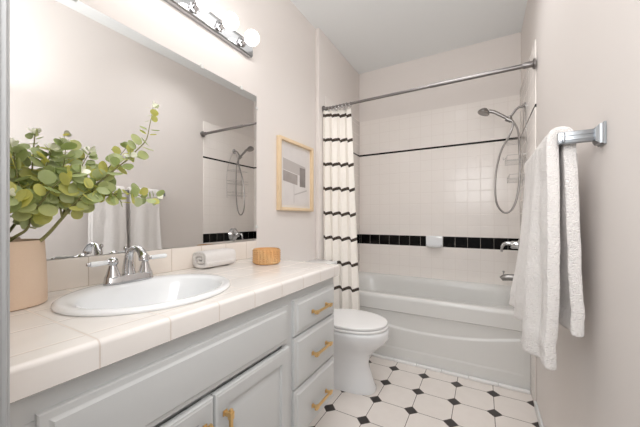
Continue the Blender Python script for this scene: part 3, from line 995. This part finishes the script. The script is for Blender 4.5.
# ------------------------------------------------------------------ things on the counter
def make_rolled_towel():
    bm = bmesh.new()
    z0 = ZT + .0008
    # flat roll: a sheet wound into a flattened spiral, extruded along the wall
    ya, yb, n, m = .903, 1.085, 150, 40
    rows = []
    for i in range(n + 1):
        t = i / n
        a = .35 + t * (6 * PI - .45)
        k = .10 + .90 * min(1, t / .72)
        c, s = math.cos(a), math.sin(a)
        X = abs(c) ** .6 * (1 if c > 0 else -1); Z = abs(s) ** .6 * (1 if s > 0 else -1)
        row = []
        for j in range(m + 1):
            q = j / m
            y = ya + (yb - ya) * q + .003 * noise.noise(Vector((t * 9, q * 2, 3)))
            nz = noise.noise(Vector((t * 14, q * 5, 1)))
            px = -1.155 + .045 * k * X + .0015 * nz
            pz = z0 + .0415 + .0345 * k * Z * (1 - .05 * (abs(q - .5) * 2) ** 3) + .0018 * nz
            row.append(bm.verts.new((px, y, pz)))
        rows.append(row)
    for i in range(n):
        for j in range(m):
            bm.faces.new((rows[i][j], rows[i][j + 1], rows[i + 1][j + 1], rows[i + 1][j]))
    o = obj('rolled_towel', bm, M['terry'], None, smooth=70, origin=(-1.157, 1.0, z0), fix=False)
    md = o.modifiers.new('thick', 'SOLIDIFY'); md.thickness = .0115; md.offset = 0
    tag(o, 'small white towel rolled up on the counter between sink and amber jar', 'towel')
make_rolled_towel()

def make_jar():
    c = (-.992, 1.190)
    root = thing('candle_jar', 'low amber ribbed glass jar at the far end of the counter', 'jar', (c[0], c[1], ZT))
    n = 180
    bm = bmesh.new()
    def ring(r, z, rib): 
        return [(c[0] + (r + rib * math.cos(24 * 2 * PI * k / n)) * math.cos(2 * PI * k / n), c[1] + (r + rib * math.cos(24 * 2 * PI * k / n)) * math.sin(2 * PI * k / n), z) for k in range(n)]
    z = ZT + .0008
    rows = [ring(.060, z, .0), ring(.067, z + .003, .001)]
    for q in range(6):
        zz = z + .006 + q * .011
        rows += [ring(.0675, zz, .0005), ring(.0705, zz + .0055, .0045)]
    rows += [ring(.068, z + .073, .001), ring(.068, z + .077, 0), ring(.064, z + .078, 0), ring(.0635, z + .07, 0), ring(.0635, z + .008, 0), ring(.02, z + .007, 0)]
    loft(bm, rows)
    obj('glass', bm, M['amber'], root, smooth=50)
    bm = lathe(bmesh.new(), [(.0, .0), (.061, 0), (.061, .050), (0, .051)], (c[0], c[1], z + .009), 'z', 40)
    obj('wax', bm, M['wax'], root)
make_jar()

# ------------------------------------------------------------------ potted eucalyptus
def make_plant():
    px, py = -1.118, .262
    root = thing('potted_eucalyptus', 'leafy eucalyptus stems in a peach clay pot beside the sink', 'plant', (px, py, ZT))
    z = ZT + .0008
    bm = lathe(bmesh.new(), [(0, 0), (.080, 0), (.084, .003), (.0845, .012), (.0838, .06), (.0815, .12), (.0785, .172), (.0775, .176), (.0745, .176), (.073, .17), (.075, .10), (.074, .06), (0, .055)], (px, py, z), 'z', 56)
    obj('pot', bm, M['pot'], root, smooth=40)
    obj('soil', lathe(bmesh.new(), [(0, .150), (.06, .149), (.0725, .147), (.0725, .13), (0, .13)], (px, py, z), 'z', 32), M['soil'], root)
    rnd = random.Random(7)
    def leaf(bm, base, direction, normal, r):
        d = direction.normalized()
        nrm = (normal - d * normal.dot(d)).normalized()
        s = d.cross(nrm)
        n = 12
        cup = rnd.uniform(-.25, .35)
        c = base + d * r
        cv = bm.verts.new(c + nrm * (-cup * r * .35))
        ring = []
        for k in range(n):
            a = 2 * PI * k / n
            X, Y = math.cos(a), math.sin(a)
            lx = X * (1.0 if X > 0 else .95); ly = Y * .93
            p = c + d * lx * r + s * ly * r + nrm * (cup * r * .25 * Y * Y + rnd.uniform(-.02, .02) * r)
            ring.append(bm.verts.new(p))
        for k in range(n):
            bm.faces.new((cv, ring[k], ring[(k + 1) % n]))
    def safe(p):
        return Vector((max(p.x, XL + .024), max(p.y, YE + .02), p.z))
    def branch(pts, n_pairs, r0, r1, start=.3, thick=.004, buds=2, spread=1.0):
        path = catmull([Vector(p) for p in pts], 10)
        N = len(path) - 1
        st = obj('stem', tube(bmesh.new(), path, [thick * (1 - .72 * i / N) for i in range(N + 1)], 8), M['bark'], root)
        bm = bmesh.new()
        for q in range(n_pairs):
            t = start + (1 - start) * (q + rnd.uniform(-.25, .25)) / max(1, n_pairs - 1)
            t = max(start, min(.985, t))
            i = min(N - 1, int(t * N))
            p = path[i].lerp(path[i + 1], t * N - i)
            ax = (path[i + 1] - path[i]).normalized()
            side = ax.orthogonal().normalized()
            side.rotate(Matrix.Rotation(rnd.uniform(0, 2 * PI), 3, ax))
            r = (r0 + (r1 - r0) * (t - start) / (1 - start)) * rnd.uniform(.85, 1.2)
            for sg in (1, -1):
                dirn = (side * sg + ax * rnd.uniform(.0, .6) + Vector((rnd.uniform(-.3, .3), rnd.uniform(-.3, .3), rnd.uniform(-.2, .3)))).normalized()
                nr = (ax * .35 + Vector((rnd.uniform(.1, 1.1), rnd.uniform(-.8, .3), rnd.uniform(-.3, .7)))).normalized()
                if abs(nr.dot(dirn)) > .9: nr = nr + Vector((.3, .5, .2))
                rr_ = r * rnd.uniform(.8, 1.1)
                base = p + dirn * .004
                tip = base + dirn * 2 * rr_
                if tip.x < XL + .03 or tip.y < YE + .03:
                    dirn = Vector((abs(dirn.x) + .3, abs(dirn.y) * .5, dirn.z)).normalized()
                leaf(bm, base, dirn, nr, rr_)
        for v_ in bm.verts:
            v_.co = safe(v_.co)
        obj('foliage', bm, M['leaf'], st, smooth=60, fix=False)
        if buds:
            bm = bmesh.new()
            tip = path[-1]
            ax = (path[-1] - path[-4]).normalized()
            for q in range(4 + buds):
                d = (ax + Vector((rnd.uniform(-1, 1), rnd.uniform(-1, 1), rnd.uniform(-.6, 1)))).normalized()
                leaf(bm, tip + d * .001, d, d.orthogonal(), rnd.uniform(.007, .012))
            for v_ in bm.verts: v_.co = safe(v_.co)
            obj('bud_tip', bm, M['bud'], st, smooth=60, fix=False)
    BR = BRANCHES
    for b_ in BR: branch(**b_)
BRANCHES = [
    dict(pts=[(-1.094, 0.292, 1.06), (-1.06, 0.326, 1.099), (-1.04, 0.37, 1.169), (-1.0, 0.408, 1.234), (-0.97, 0.451, 1.29), (-0.94, 0.489, 1.339)], n_pairs=15, r0=0.0205, r1=0.018, start=0.42, thick=0.0055),
    dict(pts=[(-1.134, 0.244, 1.06), (-1.08, 0.272, 1.101), (-1.08, 0.295, 1.122), (-1.085, 0.303, 1.16), (-1.1, 0.309, 1.23), (-1.1, 0.313, 1.32), (-1.1, 0.317, 1.388)], n_pairs=17, r0=0.0215, r1=0.012, start=0.35, thick=0.0045),
    dict(pts=[(-0.95, 0.477, 1.322), (-0.93, 0.502, 1.362), (-0.91, 0.518, 1.394), (-0.9, 0.524, 1.443), (-0.9, 0.534, 1.499)], n_pairs=9, r0=0.0165, r1=0.0115, start=0.15, thick=0.0022),
    dict(pts=[(-1.045, 0.358, 1.155), (-1.0, 0.393, 1.206), (-0.97, 0.441, 1.22), (-0.95, 0.492, 1.229), (-0.94, 0.535, 1.216), (-0.94, 0.571, 1.221)], n_pairs=13, r0=0.0175, r1=0.0125, start=0.3, thick=0.0024),
    dict(pts=[(-1.045, 0.358, 1.155), (-1.04, 0.348, 1.236), (-1.04, 0.361, 1.308), (-1.04, 0.366, 1.361)], n_pairs=15, r0=0.021, r1=0.017, start=0.12, thick=0.0026),
    dict(pts=[(-1.045, 0.358, 1.155), (-1.07, 0.393, 1.242), (-1.09, 0.423, 1.314), (-1.08, 0.44, 1.36)], n_pairs=13, r0=0.021, r1=0.012, start=0.12, thick=0.0026),
    dict(pts=[(-1.085, 0.301, 1.154), (-1.08, 0.282, 1.227), (-1.08, 0.272, 1.3), (-1.08, 0.268, 1.341)], n_pairs=15, r0=0.021, r1=0.016, start=0.1, thick=0.0026),
    dict(pts=[(-1.085, 0.301, 1.154), (-1.03, 0.307, 1.189), (-1.0, 0.326, 1.237), (-0.99, 0.353, 1.267), (-0.98, 0.376, 1.28)], n_pairs=14, r0=0.021, r1=0.018, start=0.12, thick=0.0026),
    dict(pts=[(-1.085, 0.301, 1.154), (-1.04, 0.275, 1.183), (-1.03, 0.26, 1.197), (-1.02, 0.25, 1.206)], n_pairs=9, r0=0.021, r1=0.019, start=0.15, thick=0.0026),
    dict(pts=[(-1.045, 0.358, 1.155), (-1.0, 0.37, 1.194), (-0.98, 0.385, 1.217), (-0.96, 0.403, 1.237)], n_pairs=8, r0=0.02, r1=0.018, start=0.25, thick=0.0022, buds=0),
    dict(pts=[(-1.01, 0.397, 1.216), (-1.0, 0.433, 1.278), (-1.0, 0.476, 1.333), (-0.99, 0.506, 1.382)], n_pairs=11, r0=0.019, r1=0.012, start=0.15, thick=0.0022),
    dict(pts=[(-1.085, 0.301, 1.154), (-1.06, 0.312, 1.223), (-1.05, 0.325, 1.29), (-1.05, 0.338, 1.342)], n_pairs=15, r0=0.021, r1=0.014, start=0.1, thick=0.0026),
    dict(pts=[(-1.01, 0.397, 1.216), (-0.99, 0.423, 1.234), (-0.97, 0.451, 1.227), (-0.96, 0.474, 1.198)], n_pairs=8, r0=0.018, r1=0.014, start=0.2, thick=0.0022, buds=0),
]
make_plant()

# ------------------------------------------------------------------ towel bar and towels
ZBAR, XBAR = 1.377, .198
def make_bar():
    root = thing('towel_bar', 'square metal towel bar mounted on the plain right wall', 'towel bar', (XR, 1.35, ZBAR))
    obj('bar', B(XBAR - .0035, XBAR + .0035, 1.04, 1.672, ZBAR - .014, ZBAR + .014, bev=.002), M['steel'], root)
    for y, d in ((1.052, 1), (1.660, -1)):
        bm = bmesh.new()
        box(bm, XBAR - .012, XR - .012, y - .008, y + .008, ZBAR - .0165, ZBAR + .0165, bev=.002)
        for dz in (-.006, .006):
            box(bm, XBAR - .008, XR - .014, y - .0095, y - .007, ZBAR + dz - .003, ZBAR + dz + .003, bev=.001)
        p = obj('post', bm, M['steel'], root)
        bm = bmesh.new()
        rings = [[(x, y + a * s, ZBAR + c * s) for a, c in ((-.023, -.029), (.023, -.029), (.023, .029), (-.023, .029))] for x, s in ((XR - .0005, 1), (XR - .006, 1), (XR - .008, .9), (XR - .013, .88), (XR - .02, .62))]
        loft(bm, rings)
        obj('mounting_plate', bm, M['steel'], p)
make_bar()

def make_towel(name, label, ya, yb, zf, zb, flare_a, flare_b, seed, power):
    """folded towel hung over the bar; flare = how far the front hem swings into the room at each end"""
    bm = bmesh.new()
    nu, nl = 44, 110
    R0 = .019
    zt = ZBAR + .014
    Lf, Lb = zt - zf, zt - zb
    arc = PI * R0
    tot = Lf + arc + Lb
    def pt(s, t):
        d = s * tot
        y = ya + (yb - ya) * t
        if d < Lf:
            k = 1 - d / Lf                        # 1 at the hem
            fl = flare_a + (flare_b - flare_a) * t
            x = XBAR - R0 - fl * k ** power
            z = zf + d
            wave = (.014 * math.sin(t * 2 * PI * 1.15 + seed) + .005 * math.sin(t * 17 + seed * 2 + 2 * k)) * min(1, k * 1.6)
            x += wave
            y += .006 * (t - .5) * k
            z += .006 * math.sin(t * 5 + seed) * k
        elif d < Lf + arc:
            a = (d - Lf) / R0
            x = XBAR - R0 * math.cos(a); z = zt + R0 * .75 * math.sin(a)
        else:
            q = (d - Lf - arc); k = q / Lb
            x = XBAR + R0 + .012 * math.sin(t * 6 + seed * 1.7) * k + .010 * k
            z = zt - q
        x += .0035 * noise.noise(Vector((y * 18, z * 12, seed)))
        return Vector((x, y, z))
    rows = [[bm.verts.new(pt(i / nl, j / nu)) for j in range(nu + 1)] for i in range(nl + 1)]
    for i in range(nl):
        for j in range(nu):
            bm.faces.new((rows[i][j], rows[i][j + 1], rows[i + 1][j + 1], rows[i + 1][j]))
    # woven hem band: pull the surface in slightly in a strip above each hem
    bm.normal_update()
    for i in range(nl + 1):
        d = i / nl * tot
        h = min(d, tot - d)
        if .055 < h < .085:
            for v_ in rows[i]: v_.co -= v_.normal * .0025
    o = obj(name, bm, M['terry'], None, smooth=80, origin=(XBAR, (ya + yb) / 2, zf), fix=False)
    md = o.modifiers.new('thick', 'SOLIDIFY'); md.thickness = .030; md.offset = 0
    bv = o.modifiers.new('soft', 'SUBSURF'); bv.levels = 1; bv.render_levels = 1
    tag(o, label, 'towel', 'white towels over the towel bar')
    return o
make_towel('hand_towel', 'white towel on the near end of the towel bar', 1.074, 1.305, .700, .812, .012, .046, .4, .8)
make_towel('hand_towel', 'white towel on the far end of the towel bar, nearer the tub', 1.345, 1.600, .745, .82, .022, .064, 2.1, 1.5)
